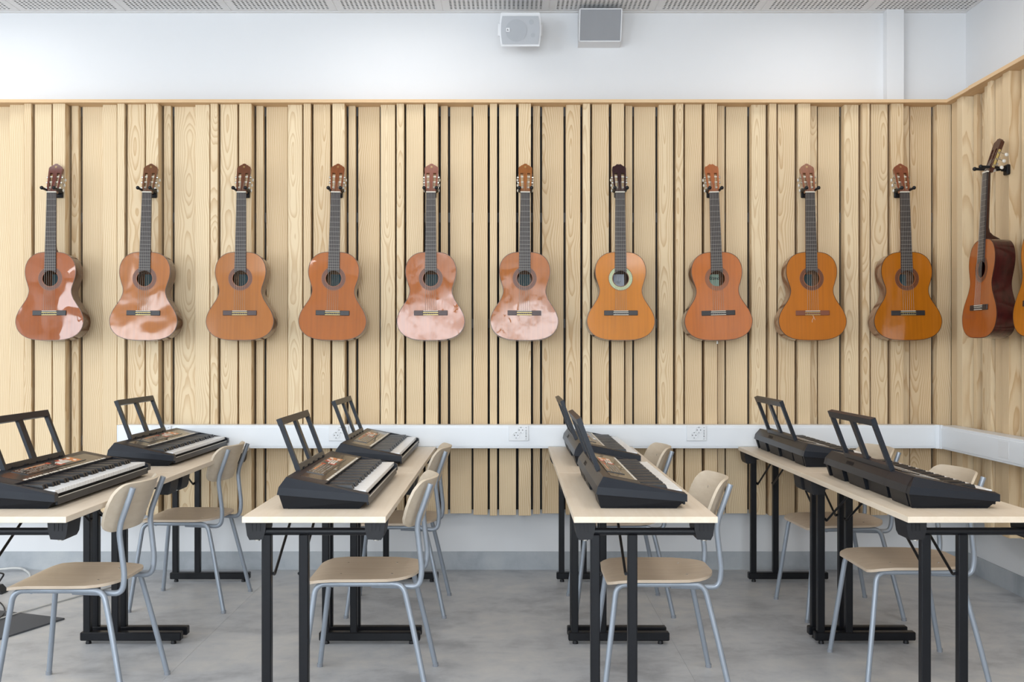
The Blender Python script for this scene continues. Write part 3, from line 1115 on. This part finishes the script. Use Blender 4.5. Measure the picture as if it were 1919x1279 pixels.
ORD = ['leftmost', 'second from left', 'third from left', 'fourth from left', 'fifth from left', 'sixth from left']
HL = ['black yoke hanger holding the leftmost reddish guitar', 'black yoke hanger holding the second guitar from the left',
      'black yoke hanger holding the third guitar from the left', 'black yoke hanger holding the fourth guitar from the left',
      'black yoke hanger holding the fifth guitar from the left', 'black yoke hanger holding the sixth, pale hazy guitar',
      'black yoke hanger under the dark maroon headstock', 'black yoke hanger holding the guitar with the green label',
      'black yoke hanger holding the guitar with the reddish brown bridge', 'black yoke hanger holding the last guitar before the corner']
for i, s in enumerate(GS):
    s['seed'] = i + 1
    yb, yn = SH_Y - .191 * math.sin(LEAN), SH_Y + NUT_Z * math.sin(LEAN)
    xb, xn = at(s['b'], yb), at(s['n'], yn)
    roll = math.atan2(xn - xb, .191 + NUT_Z)
    xh = xb + (xn - xb) * .191 / (.191 + NUT_Z)
    g = guitar('classical_guitar', s['lab_'], s, (xh, SH_Y, SH_Z), LEAN, roll, 0)
    hanger((xh + math.sin(roll) * .478, 5.840, SH_Z + .492), 0, HL[i])
    if i == 8:
        mb = MB()
        mb.tube(crom([(-.002, -.009, -.205), (.004, -.010, -.215), (-.004, -.006, -.232), (-.003, -.004, -.243)], 5), .0007, 5)
        mb.tube(crom([(.0, -.009, -.205), (.008, -.008, -.222), (.013, -.004, -.230)], 5), .0007, 5)
        mb.build('loose_string_end', M['bone'], g)
    if i == 7:
        MB().tube([(0, .05, -.342), (0, .05, -.350)], .004, 10).ball((0, .05, -.354), .0065).build('strap_button', M['pearl'], g)
s = dict(seed=11, top=(176, 88, 34), side=(66, 16, 18), head=(78, 40, 30), ros='ros_brown', bridge='bridge_black', warp=.002, ws=4, notch=True, gold=True, brass=False, neck=(58, 26, 20), bind=(60, 24, 20))
RY = 5.13
guitar('classical_guitar', 'guitar with dark wine red glossy sides seen edge on, hanging on the right wall', s, (2.351, RY, 1.678), R(3), 0, -PI / 2)
hanger((5.840 + QX, RY + .018, 2.178), -PI / 2, 'black yoke hanger on the right wall holding the dark red sided guitar')
s = dict(seed=12, top=(198, 118, 36), side=(120, 70, 40), head=(120, 60, 36), ros='ros_brown', bridge='bridge_black', warp=.002, ws=4)
guitar('classical_guitar', 'orange guitar on the right wall, cut off by the right edge of the photo', s, (2.345, RY - .546, 1.678), R(3), 0, -PI / 2)

hanger((5.840 + QX, RY - .546 + .018, 2.178), -PI / 2, 'black yoke hanger on the right wall holding the orange guitar cut by the edge')

# ---------------------------------------------------------------- tables
T_Z = .739
T_W, T_L = .466, 1.195


def make_table():
    root = thing('folding_table', 'x', 'table', (0, 0, 0), 0, 'folding school tables set in four rows')
    tt = MB().box(0, T_W, .0015, T_L - .0015, T_Z - .020, T_Z, .0008).build('table_top', M['table'], root, 0)
    zt = T_Z - .0205
    for ye, sg in ((.045, 1), (T_L - .045, -1)):
        # foot with pads
        f = MB().box(.044, .482, ye - .019, ye + .019, .016, .053, .004).build('foot_bar', M['blackmetal'], root, 0)
        for x in (.075, .445):
            MB().tube([(x, ye, 0), (x, ye, .006), (x, ye, .018)], [.012, .012, .008], 12).build('foot_pad', M['blackplastic'], f)
        for x in (.072, .194):
            MB().box(x - .0155, x + .0155, ye - .0155, ye + .0155, .050, .676, .003).build('leg', M['blackmetal'], root, 0)
        MB().tube([(.05, ye, .684), (.425, ye, .684)], .0125, 12).build('cross_rail', M['blackmetal'], root)
        for x in (.004, .394):
            y0, y1 = (ye - .018, ye + .085) if sg > 0 else (ye - .085, ye + .018)
            hb = MB()
            prof = [(0, 0), (.068, 0), (.066, -.030), (.058, -.058), (.014, -.060), (.006, -.045)]
            if x > .2:
                prof = [(.068 - a, b) for a, b in prof]
            hb.prism([(x + a, zt + b) for a, b in prof], y0, y1, 'y')
            yf = y0 - .002 if sg > 0 else y1
            for k in range(3):
                xx = x + .018 + k * .013
                hb.prism([(xx, zt - .006), (xx + .006, zt - .006), (xx + .005, zt - .030), (xx + .001, zt - .030)], yf, yf + .002, 'y')
            h = hb.build('hinge_block', M['blackplastic'], root, 30)
            ym = (y0 + y1) / 2
            MB().tube([(x + .036, ye, zt - .060), (x + .036, ye, zt - .064)], .009, 10).build('screw', M['nickel'], h)
        for x in (.072, .194):
            xs_ = x + (.019 if x < .1 else -.019)
            pts = fillet([(xs_, ye + sg * .005, .545), (xs_, ye + sg * .022, .537), (xs_, ye + sg * .36, .7165)], .012, 4)
            b = MB().tube(pts, .0048, 8).build('folding_brace', M['blackmetal'], root)
    return root


TX0 = [-1.895, -.859, .217, 1.300]
TN = 3.3535
tb0 = make_table()
TLAB = {('A', 0): 'birch topped folding table in the leftmost row, near one cut off by the photo edge',
        ('A', 1): 'birch topped folding table in the leftmost row, far one against the trunking',
        ('B', 0): 'birch topped folding table in the second row from left, near one whose end faces us',
        ('B', 1): 'birch topped folding table in the second row from left, far one under the small keyboard',
        ('C', 0): 'birch topped folding table in the third row, near one with a full black end frame',
        ('C', 1): 'birch topped folding table in the third row, far one touching the wall trunking',
        ('D', 0): 'birch topped folding table in the rightmost row, near one running out of the photo',
        ('D', 1): 'birch topped folding table in the rightmost row, far one next to the right corner'}
first = True
for c, x0 in zip('ABCD', TX0):
    for k in range(2):
        o = tb0 if first else copy_tree(tb0)
        first = False
        m = {'C': .0049, 'D': -.0070}.get(c, 0.0)
        o.location = (x0 + m * k * T_L, TN + k * T_L, 0)
        o.rotation_euler = (0, 0, -m)
        o['label'] = TLAB[(c, k)]

# ---------------------------------------------------------------- chairs (front towards -x)
def make_chair():
    root = thing('school_chair', 'x', 'chair', (0, 0, 0), 0, 'plywood school chairs with grey tube frames')
    r = .0104
    zr = .425
    for s in (-1, 1):
        fpts = fillet([(-.233, s * .225, .004), (-.180, s * .178, zr), (-.10, s * .175, zr)], .05, 8)
        l1 = MB().tube(fpts, r, 14).build('leg', M['chairmetal'], root)
        rear = crom([(.233, s * .225, .004), (.208, s * .213, .12), (.184, s * .199, .23), (.160, s * .186, .335)], 3)
        rpts = fillet([rear[0]] + rear[1:-1] + [(.160, s * .186, .335), (.138, s * .177, zr), (.06, s * .175, zr)], [.01] * (len(rear) - 2) + [.02, .045], 6)
        l2 = MB().tube(rpts, r, 14).build('leg', M['chairmetal'], root)
        for l_, (x, y) in ((l1, (-.233, s * .225)), (l2, (.233, s * .225))):
            MB().tube([(x, y, 0), (x * .999, y * .998, .014)], .0118, 10).build('foot_cap', M['rubber'], l_)
        MB().tube([(-.10, s * .175, zr), (.06, s * .175, zr)], r, 14).build('seat_rail', M['chairmetal'], root)
        bp = fillet([(.02, s * .153, .415), (.196, s * .153, .409), (.206, s * .156, .47), (.186, s * .160, .642), (.238, s * .162, .788)], [.05, .03, .035], 8)
        MB().tube(bp, r, 14).build('back_tube', M['chairmetal'], root)
    mb = MB()
    for x in (-.12, .06):
        mb.tube([(x, -.172, zr - .006), (x, .172, zr - .006)], .008, 8)
    mb.build('cross_tubes', M['chairmetal'], root)
    # seat: rounded sheet, gently dished, front edge rolled down
    xs = [-.213, -.2115, -.207, -.196, -.17, -.12, -.05, .02, .08, .12, .15, .17, .182, .187, .1885]

    def half(x):
        if x < -.15:
            t = (-.15 - x) / .0635
            return .150 + .055 * math.sqrt(max(1 - t * t, 0))
        if x > .03:
            t = (x - .03) / .159
            return .055 + .150 * max(1 - t ** 2.4, 0) ** .5
        return .205
    top = []
    for x in xs:
        row = []
        for j in range(13):
            v = -1 + 2 * j / 12
            y = half(x) * v
            z = .4475 - .006 * (1 - (y / .205) ** 2) * math.exp(-((x - .02) / .1) ** 2)
            if x < -.13:
                z -= .016 * ((-.13 - x) / .083) ** 2
            if x > .09:
                z += .007 * ((x - .09) / .10) ** 2
            row.append((x, y, z))
        top.append(row)
    st = MB().slab(top, (0, 0, -.0105)).build('seat', M['ply'], root, 40)
    sc = MB()
    for (x, y) in ((-.10, -.1), (-.10, .1), (.09, -.1), (.09, .1)):
        sc.tube([(x, y, .440), (x, y, .4465)], .0042, 8)
    sc.build('seat_bolts', M['nickel'], st)
    # backrest
    rows = []
    zl = [.627, .6285, .633, .642, .660, .70, .735, .765, .784, .794, .7985, .800]
    for z in zl:
        t = abs(z - .7135) / .0865
        hw = .145 + .057 * max(1 - t ** 3.2, 0) ** .5
        row = []
        for j in range(15):
            y = hw * (-1 + 2 * j / 14)
            x = .186 + .356 * (z - .642) - .0135 - .066 * (y / .2) ** 2 + .0420
            x = x - .012
            row.append((x - .0, y, z))
        rows.append(row)
    bk = MB().slab(rows, (-.0095, 0, .003)).build('backrest', M['plyv'], root, 40)
    sc = MB()
    for y in (-.11, .11):
        xx = .186 + .356 * (.742 - .642) - .0135 - .066 * (y / .2) ** 2 + .0300
        sc.tube([(xx - .004, y, .742), (xx - .0108, y, .744)], .0048, 8)
    sc.build('back_bolts', M['nickel'], bk)
    return root


ch0 = make_chair()
CH = [(-1.570, 3.850, 0.0, 'plywood chair at the left table, nearest the camera, its seat tucked halfway in'),
      (-1.597, 5.250, -2.3, 'plywood chair behind at the left row, beside the far left keyboard table'),
      (-.519, 3.955, 0.6, 'plywood chair under the second row, near one whose seat shows below the table end'),
      (-.532, 5.150, 0.0, 'plywood chair at the far table of the second row, seen mostly behind another chair'),
      (.579, 3.945, 0.0, 'plywood chair at the third row, near one with its whole pale backrest front showing'),
      (.556, 5.150, 1.2, 'plywood chair at the far table of the third row, backrest peeking over a keyboard'),
      (1.600, 4.155, 0.3, 'plywood chair at the rightmost row, near one pushed under beside the right wall'),
      (1.625, 5.090, 3.8, 'plywood chair at the far right table, its seat seen between black table legs')]
for i, (x, y, a, lab) in enumerate(CH):
    o = ch0 if i == 0 else copy_tree(ch0)
    o.location = (x, y, 0)
    o.rotation_euler = (0, 0, R(a))
    o['label'] = lab

# ---------------------------------------------------------------- keyboards (u across from back, y along, v up)
K_L = .945


def make_keyboard():
    root = thing('electronic_keyboard', 'x', 'keyboard', (0, 0, 0), 0, 'black electronic keyboards on the folding tables')
    L = K_L
    # lower case: dark core with proud blocks along the rear
    core = MB()
    core.add([(.034, .020, 0), (.276, .020, 0), (.276, L - .020, 0), (.034, L - .020, 0),
              (.026, .010, .052), (.304, .010, .028), (.304, L - .010, .028), (.026, L - .010, .052)],
             [(0, 3, 2, 1), (4, 5, 6, 7), (0, 1, 5, 4), (1, 2, 6, 5), (2, 3, 7, 6), (3, 0, 4, 7)])
    lc = core.build('lower_case', M['kb2'], root, 0)

    def rear(y0, y1, ub=.018, ut=.005, name='rear_block', taper=0.0, mat='kb2'):
        return MB().add([(ub, y0 + taper, .002), (.040, y0 + taper, .002), (.040, y1 - taper, .002), (ub, y1 - taper, .002),
                         (ut, y0, .052), (.040, y0, .050), (.040, y1, .050), (ut, y1, .052)],
                        [(0, 3, 2, 1), (4, 5, 6, 7), (0, 1, 5, 4), (1, 2, 6, 5), (2, 3, 7, 6), (3, 0, 4, 7)]).build(name, M[mat], lc, 0)
    rear(.0205, .032)
    rear(.046, .200)
    jp = rear(.258, .455, .026, .016, 'jack_panel')
    rear(.472, .662)
    rear(.722, .868)
    rear(L - .034, L - .0205)
    # end caps close the profile at both ends
    for (ya, yb, nm) in ((.010, .0205, 'a'), (L - .010, L - .0205, 'b')):
        MB().add([(.018, ya + (.010 if nm == 'a' else -.010), .001), (.276, ya + (.010 if nm == 'a' else -.010), .001), (.305, ya, .027), (.004, ya, .052),
                  (.018, yb, .001), (.276, yb, .001), (.305, yb, .027), (.004, yb, .052)],
                 [(0, 1, 2, 3), (4, 5, 6, 7), (0, 1, 5, 4), (1, 2, 6, 5), (2, 3, 7, 6), (3, 0, 4, 7)]).build('end_wall', M['kb2'], lc, 0)
    # upper shell
    sh = MB()
    sh.prism([(0, .050), (.006, .076), (.027, .108), (.157, .083), (.157, .045), (.020, .045)], .022, L - .022, 'y')
    shell = sh.build('upper_shell', M['kb'], root, 20)
    for side in (0, 1):
        q = (lambda y: y) if side == 0 else (lambda y: L - y)
        vs = [(0, q(0), .050), (.310, q(0), .025), (.310, q(0), .0495), (.006, q(0), .076),
              (.027, q(.022), .108), (.157, q(.022), .083), (.303, q(.022), .0555),
              (0, q(.030), .050), (.310, q(.030), .025), (.310, q(.030), .0495), (.303, q(.030), .0555), (.157, q(.030), .083), (.027, q(.030), .108), (.006, q(.030), .076)]
        fs = [(0, 1, 2, 3), (3, 2, 6, 5, 4), (0, 3, 13, 7), (3, 4, 12, 13), (4, 5, 11, 12), (5, 6, 10, 11), (6, 2, 9, 10), (2, 1, 8, 9), (1, 0, 7, 8), (7, 13, 12, 11, 10, 9, 8)]
        MB().add(vs, fs).build('end_cheek', M['kb'], shell, 0)
    MB().box(.150, .288, .028, L - .028, .036, .0425).build('key_bed', M['hole'], shell, 0)
    fr = MB().box(.2995, .3080, .028, L - .028, .012, .038, .001).build('front_rail', M['kb'], shell, 0)
    MB().box(.3060, .3088, .031, L - .031, .0362, .0388).build('rail_edge', M['silver'], fr, 0)
    # faint joint lines across the rear face
    for y in (.235, .765):
        mb = MB().add([(-.0006, y - .0012, .050), (.0054, y - .0012, .076), (.0264, y - .0012, .1085), (.0264, y + .0012, .1085), (.0054, y + .0012, .076), (-.0006, y + .0012, .050)],
                      [(0, 1, 4, 5), (1, 2, 3, 4)])
        mb.build('shell_joint', M['blackmetal'], shell, 0)
    # embossed lettering on the rear face
    cu = bpy.data.curves.new('lettering', 'FONT')
    cu.body = 'YAMAHA'
    cu.size = .022
    cu.align_x = 'CENTER'
    cu.extrude = .0002
    ob = bpy.data.objects.new('tmp', cu)
    COL.objects.link(ob)
    dg = bpy.context.evaluated_depsgraph_get()
    me = bpy.data.meshes.new_from_object(ob.evaluated_get(dg))
    bpy.data.objects.remove(ob)
    me.materials.clear()
    slope = math.atan2(.021, .032)
    mt = Matrix.Translation((.0078, .64, .080)) @ Matrix.Rotation(slope, 4, 'Y') @ Matrix.Rotation(R(-90), 4, 'Z') @ Matrix.Rotation(R(90), 4, 'X')
    me.transform(mt)
    inst('rear_lettering', me, M['kb2'], shell)
    # control panel on the sloping top
    sl = (.083 - .108) / .130

    def vtop(u):
        return .108 + (u - .027) * sl

    def pl(mb, u0, u1, y0, y1, h0, h1):
        return mb.add([(u0, y0, vtop(u0) + h0), (u1, y0, vtop(u1) + h0), (u1, y1, vtop(u1) + h0), (u0, y1, vtop(u0) + h0),
                       (u0, y0, vtop(u0) + h1), (u1, y0, vtop(u1) + h1), (u1, y1, vtop(u1) + h1), (u0, y1, vtop(u0) + h1)],
                      [(0, 3, 2, 1), (4, 5, 6, 7), (0, 1, 5, 4), (1, 2, 6, 5), (2, 3, 7, 6), (3, 0, 4, 7)])
    cp = pl(MB(), .060, .156, .10, .86, -.002, .0010).build('control_panel', M['kbpanel'], root, 0)
    pl(MB(), .058, .122, .215, .725, .000, .0034).build('printed_plate', M['kbpanel'], cp, 0)
    mb = MB()
    pl(mb, .064, .090, .560, .632, .0032, .0038)
    pl(mb, .092, .114, .500, .552, .0032, .0038)
    pl(mb, .064, .080, .470, .500, .0032, .0038)
    mb.build('red_print', M['red'], cp, 0)
    mb = MB()
    pl(mb, .092, .114, .632, .700, .0032, .0038)
    pl(mb, .064, .090, .640, .700, .0032, .0037)
    pl(mb, .066, .074, .290, .46, .0032, .0037)
    mb.build('orange_print', M['orange'], cp, 0)
    mb = MB()
    for k in range(3):
        pl(mb, .084 + .009 * k, .089 + .009 * k, .520, .620, .0036, .0062)
    for (u, y) in ((.074, .595), (.074, .665), (.103, .66), (.103, .527)):
        disc_pts = [(u + .007 * math.cos(2 * PI * q / 10), y + .009 * math.sin(2 * PI * q / 10)) for q in range(10)]
        vs = [(a, b, vtop(a) + .0034) for a, b in disc_pts] + [(a, b, vtop(a) + .0060) for a, b in disc_pts]
        mb.add(vs, [tuple(range(10, 20))] + [(q, (q + 1) % 10, 10 + (q + 1) % 10, 10 + q) for q in range(10)])
    mb.build('cream_buttons', M['cream'], cp, 0)
    mb = MB()
    rng = random.Random(4)
    for i in range(5):
        for j in range(17):
            u, y = .0655 + i * .0108, .232 + j * .0142
            if rng.random() < .18:
                continue
            pl(mb, u, u + .0030 + .003 * rng.random(), y, y + .0085, .0033, .0042)
    stuff(mb.build('small_buttons', M['greybtn'], cp, 0))
    pl(MB(), .126, .140, .40, .50, .0008, .0018).build('display_window', M['screen'], cp, 0)
    mb = MB()
    y = .120
    while y < .845:
        w = rng.choice((.012, .018, .026))
        pl(mb, .1465, .1552, y, y + w, .0010, .0016)
        y += w + rng.choice((.006, .010, .014))
    stuff(mb.build('song_list_print', M['cream'], cp, 0))
    # keys
    KP = (L - .064) / 36
    wk = MB().box(.157, .2975, .0007, KP - .0007, .046, .0615, .0012).mesh('white_key', 0)
    bkm = MB().add([(.158, -.0066, .060), (.252, -.0066, .060), (.252, .0066, .060), (.158, .0066, .060),
                    (.158, -.0056, .0765), (.245, -.0056, .0765), (.245, .0056, .0765), (.158, .0056, .0765)],
                   [(0, 3, 2, 1), (4, 5, 6, 7), (0, 1, 5, 4), (1, 2, 6, 5), (2, 3, 7, 6), (3, 0, 4, 7)]).mesh('black_key', 0)
    for k in range(36):
        inst('white_key', wk, M['whitekey'], root, (0, .032 + k * KP, 0))
        if k < 35 and k % 7 in (0, 1, 3, 4, 5):
            inst('black_key', bkm, M['blackkey'], root, (0, .032 + (k + 1) * KP, 0))
    # folding music rest
    y0, y1 = .222, .727
    base = Vector((.030, 0, .100))
    lean = math.atan2(.07, .185)
    up = Vector((-math.sin(lean), 0, math.cos(lean)))
    fw = Vector((math.cos(lean), 0, math.sin(lean)))
    Ls = .205

    def bar(mb, ya, yb, sa, sb, th=.011):
        vs = []
        for h in (-th / 2, th / 2):
            for (y, s) in ((ya, sa), (yb, sa), (yb, sb), (ya, sb)):
                p = base + up * s + fw * h
                vs.append((p.x, y, p.z))
        return mb.add(vs, [(0, 1, 2, 3), (7, 6, 5, 4), (0, 4, 5, 1), (1, 5, 6, 2), (2, 6, 7, 3), (3, 7, 4, 0)])
    mr = MB()
    bar(mr, y0, y0 + .020, 0, Ls, .016)
    bar(mr, y1 - .020, y1, 0, Ls, .016)
    bar(mr, y0 + .0008, y1 - .0008, Ls - .025, Ls + .001, .019)
    bar(mr, y0 + .0008, y1 - .0008, .006, .026, .018)
    bar(mr, (y0 + y1) / 2 - .020, (y0 + y1) / 2 + .020, 0, Ls - .01, .012)
    rest = mr.build('music_rest', M['kb'], root, 0)
    for k in range(5):
        yy = y0 + .05 + k * .1
        MB().box(.024, .038, yy, yy + .03, .098, .114, .001).build('slot_tab', M['kb2'], rest, 0)
    return root


kb0 = make_keyboard()
KB = [('A', 3.500, -1.8395, 'black electronic keyboard on the near left table, cut off by the photo edge'),
      ('A', 4.778, -1.8475, 'black electronic keyboard at far left, on the table in front of the trunking end'),
      ('B', 3.500, -.7785, 'black electronic keyboard on the near table of the second row, end panel facing us'),
      ('B', 4.755, -.7935, 'black electronic keyboard on the far table of the second row, in front of an outlet'),
      ('C', 3.512, .302, 'black electronic keyboard on the near table of the third row, rest seen edge on'),
      ('C', 4.775, .308, 'black electronic keyboard on the far table of the third row, partly hidden'),
      ('D', 3.513, 1.364, 'black electronic keyboard seen from behind on the near table at far right'),
      ('D', 4.735, 1.356, 'black electronic keyboard seen from behind on the far table at right')]
for i, (c, y, x, lab) in enumerate(KB):
    o = kb0 if i == 0 else copy_tree(kb0)
    o.location = (x, y, T_Z)
    o['label'] = lab

# ---------------------------------------------------------------- floor clutter at the left edge
def fl(px, py, z=0.0):
    y = F_PX * (H_CAM - z) / (py - 653.0)
    return Vector((at(px, y), y, z))


a, b, c = fl(121, 1162), fl(0, 1200.5), fl(0, 1147.5)
b2, c2 = b + (b - a) * 1.2, c + (c - a) * 1.2
poly = [(a.x, a.y), (c2.x, c2.y), (c2.x + .02, (b2.y + c2.y) / 2), (b2.x, b2.y)]
tag(MB().prism(poly, 0, .008, 'z').build('carpet_mat', M['mat'], smooth=0), 'charcoal grey carpet mat corner lying on the vinyl floor', 'mat')


def cable(name, pts, r, mat, label):
    o = MB().tube(crom(pts, 8), r, 8).build(name, M[mat])
    return tag(o, label, 'cable', 'cables on the floor at left')


p = [fl(-60, 1175, .006), fl(-20, 1164, .013), fl(0, 1160, .013), fl(24, 1152.6, .0125), fl(48, 1145.6, .006), fl(98, 1131.5, .005), fl(150, 1116.7, .005), fl(190, 1106, .005), fl(215, 1098, .005)]
cable('power_cable', p, .0042, 'cable_white', 'thin white cable crossing the floor from the mat to the table foot')
p = [Vector((at(-40, 5.93), 5.93, .012)), Vector((at(0, 5.95), 5.95, .014)), Vector((at(21, 5.95), 5.95, .02)), Vector((at(38, 5.945), 5.945, .020)), fl(48, 1070, .008), fl(56, 1078, .006), fl(52, 1088, .006), fl(30, 1096, .006)]
cable('power_cable', p, .0062, 'cable_white', 'thicker white cable curling along the grey skirting at far left')
p = [fl(-14, 1126, .004), fl(0, 1130, .004), fl(8, 1140, .004), fl(8, 1149, .004), fl(0, 1158, .018), fl(-14, 1166, .013)]
cable('pedal_cable', p, .0032, 'blackplastic', 'thin black cable loop beside the carpet mat')
q = fl(10, 1112)
pd = thing('sustain_pedal', 'small black foot pedal with raised wire loop at the left photo edge', 'pedal', (q.x, q.y, 0))
MB().prism([(-.20, 0), (0, 0), (-.004, .012), (-.03, .040), (-.20, .045)], -.035, .035, 'y').build('pedal_base', M['blackplastic'], pd, 20)
MB().tube(fillet([(-.035, -.02, .042), (-.015, -.02, .075), (-.005, .0, .098), (-.030, .02, .100), (-.09, .02, .104)], .02, 5), .0045, 8).build('pedal_loop', M['blackplastic'], pd)
